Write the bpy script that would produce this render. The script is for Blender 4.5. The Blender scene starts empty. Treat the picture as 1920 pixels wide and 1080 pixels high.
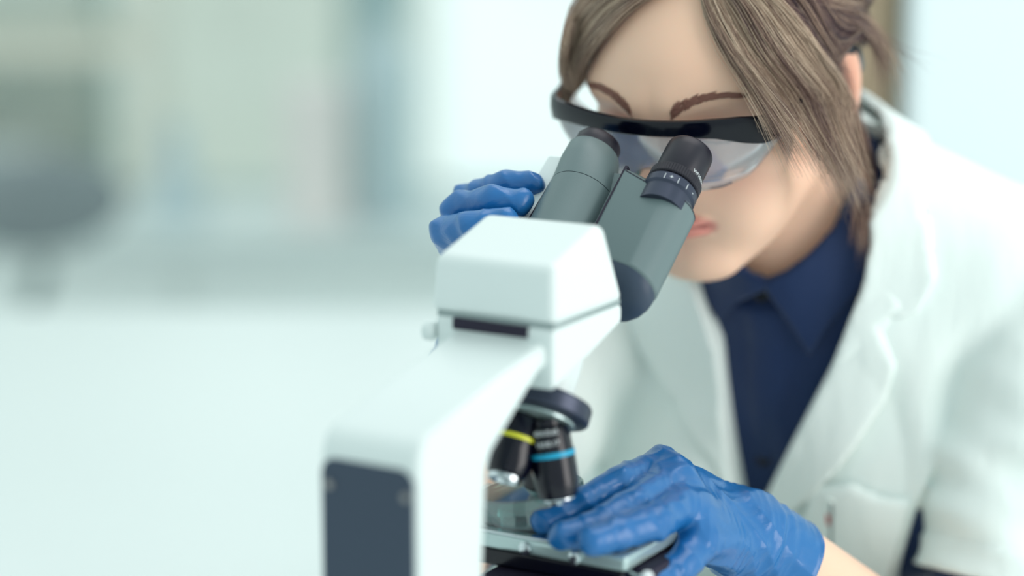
import bpy, bmesh, random
import numpy as np
from math import sin, cos, pi, radians, sqrt, atan2
from mathutils import Vector, Matrix
random.seed(4); RNG = np.random.default_rng(7)
sc = bpy.context.scene
col = sc.collection
# ---------------------------------------------------------------- camera
F = 4800.; TH = radians(12); PSI = radians(30.5)
CAM = np.array([0, 0, 1.39])
fw = np.array([0, cos(TH), -sin(TH)]); up = np.array([0, sin(TH), cos(TH)]); rt = np.array([1., 0, 0])
cd = bpy.data.cameras.new('camera'); cam = bpy.data.objects.new('camera', cd); col.objects.link(cam)
cd.sensor_width = 36; cd.lens = 36*F/1920; cam.location = CAM; cam.rotation_euler = (pi/2-TH, 0, 0)
cd.clip_start = .05; cd.clip_end = 60
cd.dof.use_dof = True; cd.dof.focus_distance = 1.60; cd.dof.aperture_fstop = 1.6
sc.camera = cam
# ---------------------------------------------------------------- light
w = bpy.data.worlds.new('world'); sc.world = w; w.use_nodes = True
wn = w.node_tree; bg = wn.nodes['Background']; bg.inputs[1].default_value = 1.0
_t = wn.nodes.new('ShaderNodeTexCoord'); _s = wn.nodes.new('ShaderNodeSeparateXYZ'); _r = wn.nodes.new('ShaderNodeValToRGB'); _m = wn.nodes.new('ShaderNodeMapRange')
_m.inputs['From Min'].default_value = -1; wn.links.new(_t.outputs['Generated'], _s.inputs[0]); wn.links.new(_s.outputs['Y'], _m.inputs['Value']); wn.links.new(_m.outputs[0], _r.inputs[0]); wn.links.new(_r.outputs[0], bg.inputs[0])
_r.color_ramp.elements[0].color = (.48, .56, .56, 1); _r.color_ramp.elements[1].color = (.90, 1.0, .985, 1)   # daylight is brighter on the window side
_e = _r.color_ramp.elements.new(.5); _e.color = (.60, .73, .72, 1)
def area(name, loc, target, sx, sy, e, c=(1, 1, 1)):
    d = bpy.data.lights.new(name, 'AREA'); d.shape = 'RECTANGLE'; d.size = sx; d.size_y = sy; d.energy = e; d.color = c
    o = bpy.data.objects.new(name, d); col.objects.link(o); o.location = loc
    o.rotation_euler = (Vector(target)-Vector(loc)).to_track_quat('-Z', 'Y').to_euler(); return o
area('window_light', (2.3, .25, 1.35), (.15, 1.6, 1.05), 1.5, 2.3, 36, (1, .94, .91))
area('added_overhead_light', (.5, 2.1, 2.6), (.15, 1.7, 1.0), 1.4, 1.0, 8, (1, .92, .92))  # added soft key from above
sc.view_settings.view_transform = 'Standard'; sc.view_settings.look = 'None'
sc.view_settings.exposure = 0.40; sc.view_settings.gamma = 1; sc.view_settings.use_curve_mapping = False
sc.cycles.use_denoising = True; sc.cycles.transparent_max_bounces = 16
# ---------------------------------------------------------------- projections
def ray(px, py): return fw+rt*(px-960)/F-up*(py-540)/F
def P(px, py, Y): r = ray(px, py); return CAM+r*(Y/r[1])
def V3(*a): return np.array(a, float)
def nrm(v): return v/np.linalg.norm(v)
# ---------------------------------------------------------------- helpers
def lin(c):
    c = np.array(c, float)/255; return tuple(np.where(c <= .04045, c/12.92, ((c+.055)/1.055)**2.4))
def mat(name, rgb, rough=.5, metal=0, spec=.5, bump=None, coat=0, sss=0, attr=None, alpha=1, trans=0, ior=1.45, sheen=0, vary=None):
    m = bpy.data.materials.new(name); m.use_nodes = True; nt = m.node_tree; b = nt.nodes['Principled BSDF']
    b.inputs['Base Color'].default_value = (*lin(rgb), 1); b.inputs['Roughness'].default_value = rough
    b.inputs['Metallic'].default_value = metal; b.inputs['Specular IOR Level'].default_value = spec
    b.inputs['Coat Weight'].default_value = coat; b.inputs['IOR'].default_value = ior
    b.inputs['Transmission Weight'].default_value = trans; b.inputs['Alpha'].default_value = alpha
    b.inputs['Sheen Weight'].default_value = sheen
    if sss:
        b.inputs['Subsurface Weight'].default_value = sss; b.inputs['Subsurface Radius'].default_value = (1, .35, .2)
        b.inputs['Subsurface Scale'].default_value = .006
    if attr:
        a = nt.nodes.new('ShaderNodeAttribute'); a.attribute_name = attr; nt.links.new(a.outputs['Color'], b.inputs['Base Color'])
    if vary:      # (scale, rgb2): soft procedural variation of the surface's own colour
        tc = nt.nodes.new('ShaderNodeTexCoord'); n = nt.nodes.new('ShaderNodeTexNoise'); n.inputs['Scale'].default_value = vary[0]
        mx = nt.nodes.new('ShaderNodeMix'); mx.data_type = 'RGBA'
        mx.inputs[6].default_value = (*lin(rgb), 1); mx.inputs[7].default_value = (*lin(vary[1]), 1)
        nt.links.new(tc.outputs['Object'], n.inputs['Vector']); nt.links.new(n.outputs[0], mx.inputs[0]); nt.links.new(mx.outputs[2], b.inputs['Base Color'])
    if bump:      # (scale, strength, distance[, stretch])
        tc = nt.nodes.new('ShaderNodeTexCoord'); mp = nt.nodes.new('ShaderNodeMapping')
        if len(bump) > 3: mp.inputs['Scale'].default_value = bump[3]
        n = nt.nodes.new('ShaderNodeTexNoise'); n.inputs['Scale'].default_value = bump[0]; n.inputs['Detail'].default_value = 4; n.inputs['Distortion'].default_value = bump[4] if len(bump) > 4 else 0
        bp = nt.nodes.new('ShaderNodeBump'); bp.inputs['Strength'].default_value = bump[1]; bp.inputs['Distance'].default_value = bump[2]
        nt.links.new(tc.outputs['Object'], mp.inputs['Vector']); nt.links.new(mp.outputs[0], n.inputs['Vector'])
        nt.links.new(n.outputs[0], bp.inputs['Height']); nt.links.new(bp.outputs[0], b.inputs['Normal'])
    return m
def clear(name, tint, haze, rough=.05, gloss=.12):
    """clear plastic or glass sheet: mostly transparent, a little haze and gloss"""
    m = bpy.data.materials.new(name); m.use_nodes = True; nt = m.node_tree; nt.nodes.clear()
    o = nt.nodes.new('ShaderNodeOutputMaterial'); t = nt.nodes.new('ShaderNodeBsdfTransparent'); t.inputs[0].default_value = (*lin(tint), 1)
    g = nt.nodes.new('ShaderNodeBsdfGlossy'); g.inputs['Roughness'].default_value = rough
    d = nt.nodes.new('ShaderNodeBsdfTranslucent'); d.inputs[0].default_value = (.85, .87, .93, 1)
    d2 = nt.nodes.new('ShaderNodeBsdfDiffuse'); d2.inputs[0].default_value = (.85, .87, .93, 1)
    a = nt.nodes.new('ShaderNodeAddShader'); nt.links.new(d.outputs[0], a.inputs[0]); nt.links.new(d2.outputs[0], a.inputs[1])
    m1 = nt.nodes.new('ShaderNodeMixShader'); m1.inputs[0].default_value = haze
    nt.links.new(t.outputs[0], m1.inputs[1]); nt.links.new(d2.outputs[0], m1.inputs[2])
    fr = nt.nodes.new('ShaderNodeFresnel'); fr.inputs[0].default_value = 1.45
    ma = nt.nodes.new('ShaderNodeMath'); ma.operation = 'MULTIPLY_ADD'; ma.inputs[1].default_value = .8; ma.inputs[2].default_value = gloss
    ma.use_clamp = True; nt.links.new(fr.outputs[0], ma.inputs[0])
    m2 = nt.nodes.new('ShaderNodeMixShader'); nt.links.new(ma.outputs[0], m2.inputs[0])
    nt.links.new(m1.outputs[0], m2.inputs[1]); nt.links.new(g.outputs[0], m2.inputs[2]); nt.links.new(m2.outputs[0], o.inputs[0])
    return m
def tag(o, label=None, cat=None, group=None, kind=None):
    if label: o['label'] = label
    if cat: o['category'] = cat
    if group: o['group'] = group
    if kind: o['kind'] = kind
    return o
def empty(name, label, cat, loc=(0, 0, 0), rz=0, group=None):
    o = bpy.data.objects.new(name, None); col.objects.link(o); o.location = loc; o.rotation_euler = (0, 0, rz); o.empty_display_size = .02
    return tag(o, label, cat, group)
def link(name, me, m, parent=None, mtx=None, smooth=True):
    o = bpy.data.objects.new(name, me); col.objects.link(o)
    if m: me.materials.append(m)
    if smooth: me.shade_smooth()
    if parent: o.parent = parent
    if mtx is not None: o.matrix_basis = mtx
    return o
def bm_obj(name, bm, m, parent=None, smooth=True, bev=0, seg=3, mtx=None, angle=40):
    bmesh.ops.recalc_face_normals(bm, faces=bm.faces)
    me = bpy.data.meshes.new(name); bm.to_mesh(me); bm.free()
    o = link(name, me, m, parent, mtx, smooth)
    if bev:
        b = o.modifiers.new('bevel', 'BEVEL'); b.width = bev; b.segments = seg; b.limit_method = 'ANGLE'; b.angle_limit = radians(28); b.harden_normals = True
    elif smooth and angle: me.set_sharp_from_angle(angle=radians(angle))
    return o
def box(bm, x0, x1, y0, y1, z0, z1):
    v = [bm.verts.new((x, y, z)) for x in (x0, x1) for y in (y0, y1) for z in (z0, z1)]
    for f in ((0, 1, 3, 2), (4, 6, 7, 5), (0, 4, 5, 1), (2, 3, 7, 6), (0, 2, 6, 4), (1, 5, 7, 3)): bm.faces.new([v[i] for i in f])
    return v
def boxo(name, b, m, parent=None, bev=0, mtx=None):
    bm = bmesh.new(); box(bm, *b); return bm_obj(name, bm, m, parent, True, bev, mtx=mtx, angle=30)
def prism_x(bm, prof, x0, x1):
    a = [bm.verts.new((x0, y, z)) for y, z in prof]; b = [bm.verts.new((x1, y, z)) for y, z in prof]
    bm.faces.new(a); bm.faces.new(b[::-1]); n = len(a)
    for i in range(n): bm.faces.new((a[i], a[(i+1) % n], b[(i+1) % n], b[i]))
def loft(bm, loops, cap=True):
    rs = [[bm.verts.new(tuple(p)) for p in l] for l in loops]; n = len(rs[0])
    for a, b in zip(rs, rs[1:]):
        for i in range(n): bm.faces.new((a[i], a[(i+1) % n], b[(i+1) % n], b[i]))
    if cap: bm.faces.new(rs[0]); bm.faces.new(rs[-1][::-1])
def frame(o, z):
    z = nrm(np.array(z, float)); x = np.cross([0, 0, 1.], z) if abs(z[2]) < .95 else np.cross([0, 1., 0], z)
    x = nrm(x); y = np.cross(z, x); return np.array(o, float), x, y, z
def lathe(bm, prof, o=(0, 0, 0), ax=(0, 0, 1), n=48, fr=None):
    """prof: (radius, height) pairs; the axis starts at o and runs along ax"""
    o, x, y, z = fr if fr else frame(o, ax)
    loft(bm, [[o+z*h+x*(r*cos(2*pi*k/n))+y*(r*sin(2*pi*k/n)) for k in range(n)] for r, h in prof])
def tube(bm, pts, r, n=10):
    pts = [np.array(p, float) for p in pts]; L = []
    for i, p in enumerate(pts):
        t = nrm(pts[min(i+1, len(pts)-1)]-pts[max(i-1, 0)]); _, x, y, _ = frame(p, t)
        rr = r[i] if hasattr(r, '__len__') else r
        L.append([p+x*rr*cos(2*pi*k/n)+y*rr*sin(2*pi*k/n) for k in range(n)])
    loft(bm, L)
def fast_mesh(name, verts, faces):
    me = bpy.data.meshes.new(name); nv, nf = len(verts), len(faces); k = faces.shape[1]
    me.vertices.add(nv); me.vertices.foreach_set('co', np.ascontiguousarray(verts, dtype=np.float32).ravel())
    me.loops.add(nf*k); me.loops.foreach_set('vertex_index', np.ascontiguousarray(faces, dtype=np.int32).ravel())
    me.polygons.add(nf); me.polygons.foreach_set('loop_start', np.arange(0, nf*k, k, dtype=np.int32))
    me.update(calc_edges=True); me.validate(); return me
def set_col(me, rgb, name='tint'):
    a = me.color_attributes.new(name, 'FLOAT_COLOR', 'POINT'); c = np.ones((len(me.vertices), 4), np.float32); c[:, :3] = rgb
    a.data.foreach_set('color', c.ravel())
# ---------------------------------------------------------------- distance-field modelling
def ell(p, c, r, A=None):
    q = p-np.asarray(c)
    if A is not None: q = q@np.asarray(A).T
    r = np.asarray(r, float); k0 = np.linalg.norm(q/r, axis=1); k1 = np.linalg.norm(q/(r*r), axis=1)+1e-9
    return k0*(k0-1)/k1
def cap(p, a, b, ra, rb=None):
    rb = ra if rb is None else rb; a = np.asarray(a, float); b = np.asarray(b, float); ab = b-a
    t = np.clip(((p-a)@ab)/(ab@ab), 0, 1); return np.linalg.norm(p-a-t[:, None]*ab, axis=1)-(ra+(rb-ra)*t)
def smin(a, b, k): h = np.clip(.5+.5*(b-a)/k, 0, 1); return b+(a-b)*h-k*h*(1-h)
def smax(a, b, k): return -smin(-a, -b, k)
def sdpoly(x, y, poly):
    poly = np.asarray(poly, float); d = np.full(x.shape, 1e9); s = np.ones(x.shape)
    n = len(poly)
    for i in range(n):
        a = poly[i]; b = poly[i-1]; ex, ey = b-a; wx, wy = x-a[0], y-a[1]
        t = np.clip((wx*ex+wy*ey)/(ex*ex+ey*ey+1e-12), 0, 1); d = np.minimum(d, (wx-ex*t)**2+(wy-ey*t)**2)
        c1 = y >= a[1]; c2 = y < b[1]; c3 = ex*wy > ey*wx
        s = np.where((c1 & c2 & c3) | (~c1 & ~c2 & ~c3), -s, s)
    return s*np.sqrt(d)
def ev(f, p, ch=400000):
    return np.concatenate([f(p[i:i+ch]) for i in range(0, len(p), ch)]) if len(p) else np.zeros(0)
def surf_net(f, ax, ay, az, newton=2, lip=1.5):
    B = 4; A = []
    for a in (ax, ay, az):
        m = (-len(a)) % B
        if m: a = np.concatenate([a, a[-1]+(a[-1]-a[-2])*np.arange(1, m+1)])
        A.append(a)
    ax, ay, az = A; nb = [len(a)//B for a in A]
    cen = [a.reshape(-1, B).mean(1) for a in A]; ext = [np.diff(np.append(a, 2*a[-1]-a[-2]))[::B]*B for a in A]
    G = np.stack(np.meshgrid(*cen, indexing='ij'), -1).reshape(-1, 3)
    hd = np.sqrt(sum(e**2 for e in np.meshgrid(*ext, indexing='ij'))).reshape(-1)*.6
    d = ev(f, G); act = np.abs(d) < hd*lip
    V = np.where(d < 0, -1., 1.).reshape(nb); V = V.repeat(B, 0).repeat(B, 1).repeat(B, 2)
    bi = np.stack(np.unravel_index(np.nonzero(act)[0], nb), -1)*B
    off = np.stack(np.meshgrid(*[np.arange(B)]*3, indexing='ij'), -1).reshape(-1, 3)
    idx = (bi[:, None]+off[None]).reshape(-1, 3)
    V[idx[:, 0], idx[:, 1], idx[:, 2]] = ev(f, np.stack([ax[idx[:, 0]], ay[idx[:, 1]], az[idx[:, 2]]], -1))
    ins = V < 0
    c8 = [ins[i:ins.shape[0]-1+i, j:ins.shape[1]-1+j, k:ins.shape[2]-1+k] for i in (0, 1) for j in (0, 1) for k in (0, 1)]
    s = sum(c.astype(np.int8) for c in c8); cell = (s > 0) & (s < 8)
    ids = np.full(cell.shape, -1, np.int32); ci = np.stack(np.nonzero(cell), -1); ids[cell] = np.arange(len(ci))
    cor = np.array([(i, j, k) for i in (0, 1) for j in (0, 1) for k in (0, 1)])
    vals = [V[ci[:, 0]+c[0], ci[:, 1]+c[1], ci[:, 2]+c[2]] for c in cor]
    acc = np.zeros((len(ci), 3)); cnt = np.zeros(len(ci))
    for a in range(8):
        for b in range(a+1, 8):
            if np.abs(cor[a]-cor[b]).sum() == 1:
                va, vb = vals[a], vals[b]; x = (va < 0) != (vb < 0); t = np.where(x, va/np.where(x, va-vb, 1), 0)
                acc += x[:, None]*(cor[a]+t[:, None]*(cor[b]-cor[a])); cnt += x
    g = ci+acc/cnt[:, None]
    v = np.stack([np.interp(g[:, k], np.arange(len(A[k])), A[k]) for k in range(3)], -1)
    Q = []
    for axn in range(3):
        u, w_ = [(1, 2), (2, 0), (0, 1)][axn]
        sl0 = [slice(None)]*3; sl1 = [slice(None)]*3; sl0[axn] = slice(0, -1); sl1[axn] = slice(1, None)
        a, b = ins[tuple(sl0)], ins[tuple(sl1)]; e = np.stack(np.nonzero(a != b), -1)
        e = e[(e[:, u] > 0) & (e[:, w_] > 0) & (e[:, u] < ids.shape[u]) & (e[:, w_] < ids.shape[w_])]
        fl = a[tuple(e.T)]
        du = np.zeros(3, int); dw = np.zeros(3, int); du[u] = 1; dw[w_] = 1
        q = np.stack([ids[tuple((e-du-dw).T)], ids[tuple((e-dw).T)], ids[tuple(e.T)], ids[tuple((e-du).T)]], -1)
        q = np.where(fl[:, None], q, q[:, ::-1]); Q.append(q[(q >= 0).all(1)])
    Q = np.concatenate(Q)
    for _ in range(newton):
        e = 4e-4; K = np.array([(1, -1, -1), (-1, -1, 1), (-1, 1, -1), (1, 1, 1)], float)
        f0 = ev(f, v); gr = sum(k*ev(f, v+k*e)[:, None] for k in K)/(4*e); g2 = (gr**2).sum(1)
        st = gr*(f0/np.maximum(g2, .3))[:, None]; ln = np.linalg.norm(st, axis=1); mx = .0015
        v = v-st*np.minimum(1, mx/np.maximum(ln, 1e-9))[:, None]
    return v, Q
def rng(lo, hi, h): return np.arange(lo, hi+h, h)
def fine_axis(lo, hi, flo, fhi, hf, hc):
    a = list(np.arange(flo, fhi, hf)); x = a[0]; L = []
    while x > lo: x -= hc; L.append(x)
    x = a[-1]; R = []
    while x < hi: x += hc; R.append(x)
    return np.array(L[::-1]+a+R)
def wav(p, dirs):
    """sum of sines: dirs = (kx, ky, kz, phase, amp)"""
    s = 0
    for kx, ky, kz, ph, am in dirs: s = s+am*np.sin(p[:, 0]*kx+p[:, 1]*ky+p[:, 2]*kz+ph)
    return s
def hit(px, py, f, y0=1.3, y1=2.2, n=450, pick=0):
    """where the camera ray through a point of the picture meets a surface"""
    r = ray(px, py); ts = np.linspace(y0, y1, n)/r[1]; d = f(CAM+ts[:, None]*r); k = np.nonzero(d < 0)[0]
    k = int(k[0]) if len(k) else int(np.argmin(d)); return CAM+ts[k]*r
# ---------------------------------------------------------------- materials
M = dict(
 wall=mat('wall paint', (236, 246, 242), .8, bump=(60, .05, .001)), floor=mat('floor vinyl', (215, 228, 224), .4, bump=(30, .03, .001)),
 bench=mat('white worktop', (228, 236, 235), .35, bump=(200, .02, .0005)), frame=mat('window frame', (204, 222, 220), .5, bump=(50, .03, .001)),
 benchleg=mat('bench leg grey', (150, 165, 165), .4, metal=.3, bump=(80, .05, .0005)),
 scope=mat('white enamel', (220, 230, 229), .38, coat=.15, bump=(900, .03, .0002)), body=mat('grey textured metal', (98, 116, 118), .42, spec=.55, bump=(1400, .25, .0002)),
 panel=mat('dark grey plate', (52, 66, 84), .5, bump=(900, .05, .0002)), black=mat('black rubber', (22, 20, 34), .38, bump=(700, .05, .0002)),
 gloss=mat('black gloss metal', (2, 3, 22), .2, spec=.45, coat=.1, bump=(100, .02, .0002)), steel=mat('bright steel', (205, 214, 218), .18, metal=1, bump=(100, .02, .0002)),
 disc=mat('nosepiece metal', (62, 68, 84), .35, metal=.6, bump=(1200, .1, .0002)), slit=mat('dark plastic and gap shade', (26, 20, 44), .6, bump=(300, .1, .0002)),  # slit colours dark parts and seams, and strips painting shade into gaps
 stage=mat('satin stage metal', (188, 208, 208), .22, metal=.55, bump=(300, .05, .0002)), yellow=mat('yellow ring paint', (222, 222, 60), .4, bump=(300, .02, .0002)),
 cyan=mat('blue ring paint', (20, 160, 200), .4, bump=(300, .02, .0002)), print=mat('white print', (225, 232, 235), .5, bump=(300, .02, .0002)),
 liquid=mat('teal liquid', (16, 140, 142), .1, trans=.35, ior=1.33, bump=(20, .05, .001)), screw=mat('screw steel', (150, 150, 150), .3, metal=.9, bump=(100, .05, .0002)),
 dish=clear('clear dish plastic', (176, 228, 224), .14, .05, .08), lens=clear('clear visor plastic', (246, 247, 250), .20, .06, .07), pane=clear('window glass', (245, 250, 250), .02, .02, .02),
 wood=mat('brown wood', (176, 156, 130), .5, bump=(6, .3, .002, (20, 20, 1)), vary=(8, (150, 130, 106))),
 cab=mat('pale cabinet laminate', (246, 250, 248), .4, bump=(90, .03, .0004)), cab2=mat('pale wall panel', (224, 236, 239), .5, bump=(90, .03, .0004)), sage=mat('sage panel', (248, 243, 230), .7, bump=(90, .03, .0004)),
 chair=mat('dark grey fabric', (140, 150, 153), .9, bump=(400, .4, .001)), teal=mat('teal grey plastic', (170, 194, 197), .5, bump=(90, .03, .0004)),
 pinkish=mat('pale pink card', (250, 240, 236), .7, bump=(90, .03, .0004)), bluebox=mat('blue grey plastic', (204, 220, 224), .5, bump=(90, .03, .0004)),
 skin=mat('skin', (225, 190, 168), .42, spec=.4, attr='tint', sss=.2, bump=(700, .08, .0004)),
 glove=mat('blue nitrile', (26, 108, 172), .32, spec=.6, coat=.12, vary=(14, (20, 96, 160)), bump=(45, .3, .0022, (1, 1, 1.8), 1.6)),
 coat=mat('white cotton', (232, 243, 240), .85, sheen=.1, bump=(26, .35, .006, (1.6, 1.6, .5))), shirt=mat('navy cotton', (2, 38, 82), .6, sheen=.22, spec=.4, bump=(30, .4, .005, (1.5, 1.5, .6))),
 hair=mat('ash brown hair', (150, 130, 110), .45, attr='tint', spec=.45), brow=mat('dark brown brow hair', (138, 96, 84), .6, bump=(200, .1, .0002)),
 frame_b=mat('black glasses plastic', (5, 8, 22), .16, coat=.1, spec=.35, bump=(60, .02, .0002)), red=mat('red plastic', (200, 70, 70), .4, bump=(60, .02, .0002)),
 arm_c=clear('smoky temple plastic', (120, 140, 160), .35, .1, .2),
)
# ---------------------------------------------------------------- the room
def struct(name, o): o['kind'] = 'structure'; return o
struct('floor', boxo('floor', (-4, 4, -1, 6.5, -.1, 0), M['floor']))
YW = 5.2
def sx(px, Y): return (px-960)/F*Y*1.012
def hz(py, Y): return P(960, py, Y)[2]
bm = bmesh.new()
wx0, wxm0, wxm1, wx1 = sx(180, YW), sx(668, YW), sx(738, YW), 1.1
zs = hz(385, YW)
box(bm, -4, wx0, YW, YW+.15, 0, 3); box(bm, wx1, 4, YW, YW+.15, 0, 3); box(bm, wx0, wx1, YW, YW+.15, 0, zs); box(bm, wx0, wx1, YW, YW+.15, 2.6, 3)
struct('wall_back', bm_obj('wall_back', bm, M['wall']))
def window(name, x0, x1, z0, z1, y):
    bm = bmesh.new(); t = .03
    box(bm, x0, x0+t, y, y+.06, z0, z1); box(bm, x1-t, x1, y, y+.06, z0, z1); box(bm, x0+t, x1-t, y, y+.06, z0, z0+t); box(bm, x0+t, x1-t, y, y+.06, z1-t, z1)
    o = struct(name, bm_obj(name, bm, M['frame'], bev=.004))
    boxo('glass_pane', (x0+t, x1-t, y+.025, y+.031, z0+t, z1-t), M['pane'], o); return o
window('window_1', wx0, wxm0, zs, 2.6, YW+.03); window('window_2', wxm1, wx1, zs, 2.6, YW+.03)
struct('trim_1', boxo('trim_1', (wxm0, wxm1, YW-.02, YW+.15, zs, 2.6), M['frame'], bev=.005))
struct('trim_2', boxo('trim_2', (wx0-.04, wx1+.04, YW-.06, YW+.0, zs-.035, zs-.002), M['cab'], bev=.005))
# low wall just behind the person's shoulder, with a brown wooden post at its end
struct('wall_right', boxo('wall_right', (.392, 2.6, 2.52, 2.64, 0, 3), M['cab2'], bev=.01))
struct('door_1', boxo('door_1', (.328, .388, 2.56, 2.62, 0, 2.3), M['wood'], bev=.006))
# building seen far off through the windows
o = boxo('building', (-3.6, -.52, 14, 17, -4, 3.2), M['sage']); tag(o, 'pale green building far outside behind the left window', 'building')
# back counter with things on it
YC = 4.25
ct = empty('low_cabinet', 'long pale low cabinet standing under the far windows', 'cabinet', (-.5, YC, 0))
zc = hz(445, YC)
boxo('carcass', (-1.6, 1.5, .02, .42, 0, zc-.03), M['cab'], ct, .003); boxo('worktop', (-1.62, 1.52, 0, .44, zc-.03, zc), M['bench'], ct, .003)
for i in range(6):
    x = -1.58+i*.51; d = boxo('cabinet_door', (x, x+.49, .003, .019, .06, zc-.05), M['cab'], ct, .002)
    bm = bmesh.new(); tube(bm, [(x+.44, -.012, zc-.16), (x+.44, -.012, zc-.3)], .005, 8); bm_obj('handle', bm, M['benchleg'], d)
def cyl_thing(name, label, cat, px, py0, Y, prof, m):
    bm = bmesh.new(); lathe(bm, prof, n=32); o = bm_obj(name, bm, m); o.location = (sx(px, Y), Y, py0); return tag(o, label, cat)
# grey office chair in front of the low cabinet
ch = empty('office_chair', 'dark grey fabric office chair at the far left edge', 'chair', (sx(60, 3.9), 3.9, 0), .5)
bm = bmesh.new(); n = 24
loft(bm, [[(w_*.14*cos(2*pi*k/n), -.02+t*.5, .70+.075*s_*sin(2*pi*k/n)) for k in range(n)] for t, w_, s_ in ((-.07, .8, .85), (-.05, .98, .98), (0, 1, 1), (.05, .9, .9))])
bm_obj('backrest', bm, M['chair'], ch)
bm = bmesh.new(); loft(bm, [[(.2*s_*cos(2*pi*k/n), -.22+.2*s_*sin(2*pi*k/n), z) for k in range(n)] for z, s_ in ((.4, .92), (.42, 1), (.45, 1), (.47, .9))]); bm_obj('seat', bm, M['chair'], ch)
bm = bmesh.new(); tube(bm, [(0, -.03, .6), (0, .03, .52), (0, -.03, .4), (0, -.2, .395)], .015); bm_obj('back_bar', bm, M['benchleg'], ch)
bm = bmesh.new(); lathe(bm, [(.03, .04), (.03, .2), (.02, .21), (.02, .4)], (0, -.2, .0)); bm_obj('gas_column', bm, M['benchleg'], ch)
for k in range(5):
    a = 2*pi*k/5; bm = bmesh.new(); tube(bm, [(0, -.2, .09), (.26*cos(a), -.2+.26*sin(a), .06)], [.02, .013]); l = bm_obj('leg', bm, M['chair'], ch)
    bm = bmesh.new(); lathe(bm, [(.01, -.012), (.028, -.01), (.028, .01), (.01, .012)], (.26*cos(a), -.2+.26*sin(a), .028), (-sin(a), cos(a), 0), 20); bm_obj('caster', bm, M['chair'], l)
# tall shelf unit at the left
sh = empty('shelf_unit', 'tall sage green open shelf unit at the far left', 'shelf', (sx(-60, 4.85), 4.85, 0))
for z in (.45, .8, 1.25): boxo('shelf', (-.35, .33, 0, .3, z, z+.025), M['sage'], sh, .002)
for x in (-.37, .33): boxo('side_panel', (x, x+.02, 0, .3, 0, 1.7), M['sage'], sh, .002)
for k, (x, wd, h, mm, lb) in enumerate(((.0, .12, .14, 'bluebox', 'blue grey storage box beside the shelf side on the middle shelf'), (-.16, .13, .11, 'teal', 'lower teal grey storage box on the middle shelf'))):
    b_ = empty('storage_box', lb, 'box', (sx(-60, 4.85)+x, 4.9, .5755-.1+.0), 0); b_.location.z = .475
    boxo('tub', (0, wd, 0, .2, 0, h), M[mm], b_, .008); boxo('lid', (-.004, wd+.004, -.004, .204, h, h+.012), M['cab'], b_, .003)
zt = zc
def flask(px, label, s, m):
    o = cyl_thing('flask', label, 'flask', px, zt, YC+.2, [(.001, 0), (.045*s, 0), (.048*s, .006), (.018*s, .09*s), (.016*s, .13*s), (.02*s, .135*s), (.014*s, .135*s), (.001, .12*s)], m)
    return o
bm = bmesh.new(); box(bm, -.05, .05, 0, .12, 0, .24); o = bm_obj('carton', bm, M['pinkish'], bev=.004); o.location = (sx(590, YC+.1), YC+.1, zt); tag(o, 'pale pink upright carton on the low cabinet', 'box')
bt = empty('bottle', 'tall grey blue bottle on the low cabinet in front of window post', 'bottle', (sx(722, YC+.2), YC+.2, zt))
bm = bmesh.new(); lathe(bm, [(.001, 0), (.05, 0), (.055, .01), (.055, .26), (.04, .31), (.022, .33), (.022, .36)]); bm_obj('bottle_body', bm, M['bluebox'], bt)
bm = bmesh.new(); lathe(bm, [(.03, .355), (.036, .36), (.036, .44), (.03, .45)]); bm_obj('cap', bm, M['teal'], bt)
flask(330, 'small teal flask on the low cabinet', 1.2, M['bluebox'])
# ---------------------------------------------------------------- bench (L-shaped top, the person sits in its corner)
bn = empty('lab_bench', 'white L-shaped laboratory bench carrying the microscope', 'bench')
bm = bmesh.new(); pl = [(-2.2, .7), (1.1, .7), (1.1, 1.63), (-.02, 1.63), (-.02, 2.9), (-2.2, 2.9)]
a = [bm.verts.new((x, y, .715)) for x, y in pl]; b = [bm.verts.new((x, y, .75)) for x, y in pl]; bm.faces.new(a); bm.faces.new(b)
for i in range(6): bm.faces.new((a[i], a[(i+1) % 6], b[(i+1) % 6], b[i]))
bm_obj('worktop', bm, M['bench'], bn, bev=.004)
for x, y in ((-2.1, .8), (1, .8), (1, 1.5), (-.2, 2.8), (-2.1, 2.8)): boxo('leg', (x-.03, x+.03, y-.03, y+.03, 0, .715), M['benchleg'], bn, .004)
# ---------------------------------------------------------------- the microscope
X_ = V3(cos(PSI), -sin(PSI), 0); Y_ = V3(sin(PSI), cos(PSI), 0)
K0 = P(1040, 615, 1.42); O_ = K0-X_*.042; O_[2] = .75
def W(l): return O_+X_*l[0]+Y_*l[1]+V3(0, 0, 1)*l[2]
ms = empty('microscope', 'white binocular compound microscope with dark grey head, seen from its back', 'microscope', tuple(O_), -PSI)
S = M['scope']
bm = bmesh.new()
prism_x(bm, [(-.135, .03), (-.135, .264), (-.131, .274), (-.122, .2795), (-.03, .2985), (.0, .305), (.02, .306), (.02, .29), (-.004, .289), (-.0107, .285), (-.058, .254), (-.063, .246), (-.067, .185), (-.068, .03)], -.0285, .036)
bm_obj('arm', bm, S, ms, bev=.0055, seg=4)
bm = bmesh.new(); prism_x(bm, [(0, .3135), (.083, .3135), (.083, .302), (.045, .290), (.006, .279), (0, .277)], -.0385, .0415); bm_obj('head_mount', bm, S, ms, bev=.003)
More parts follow.
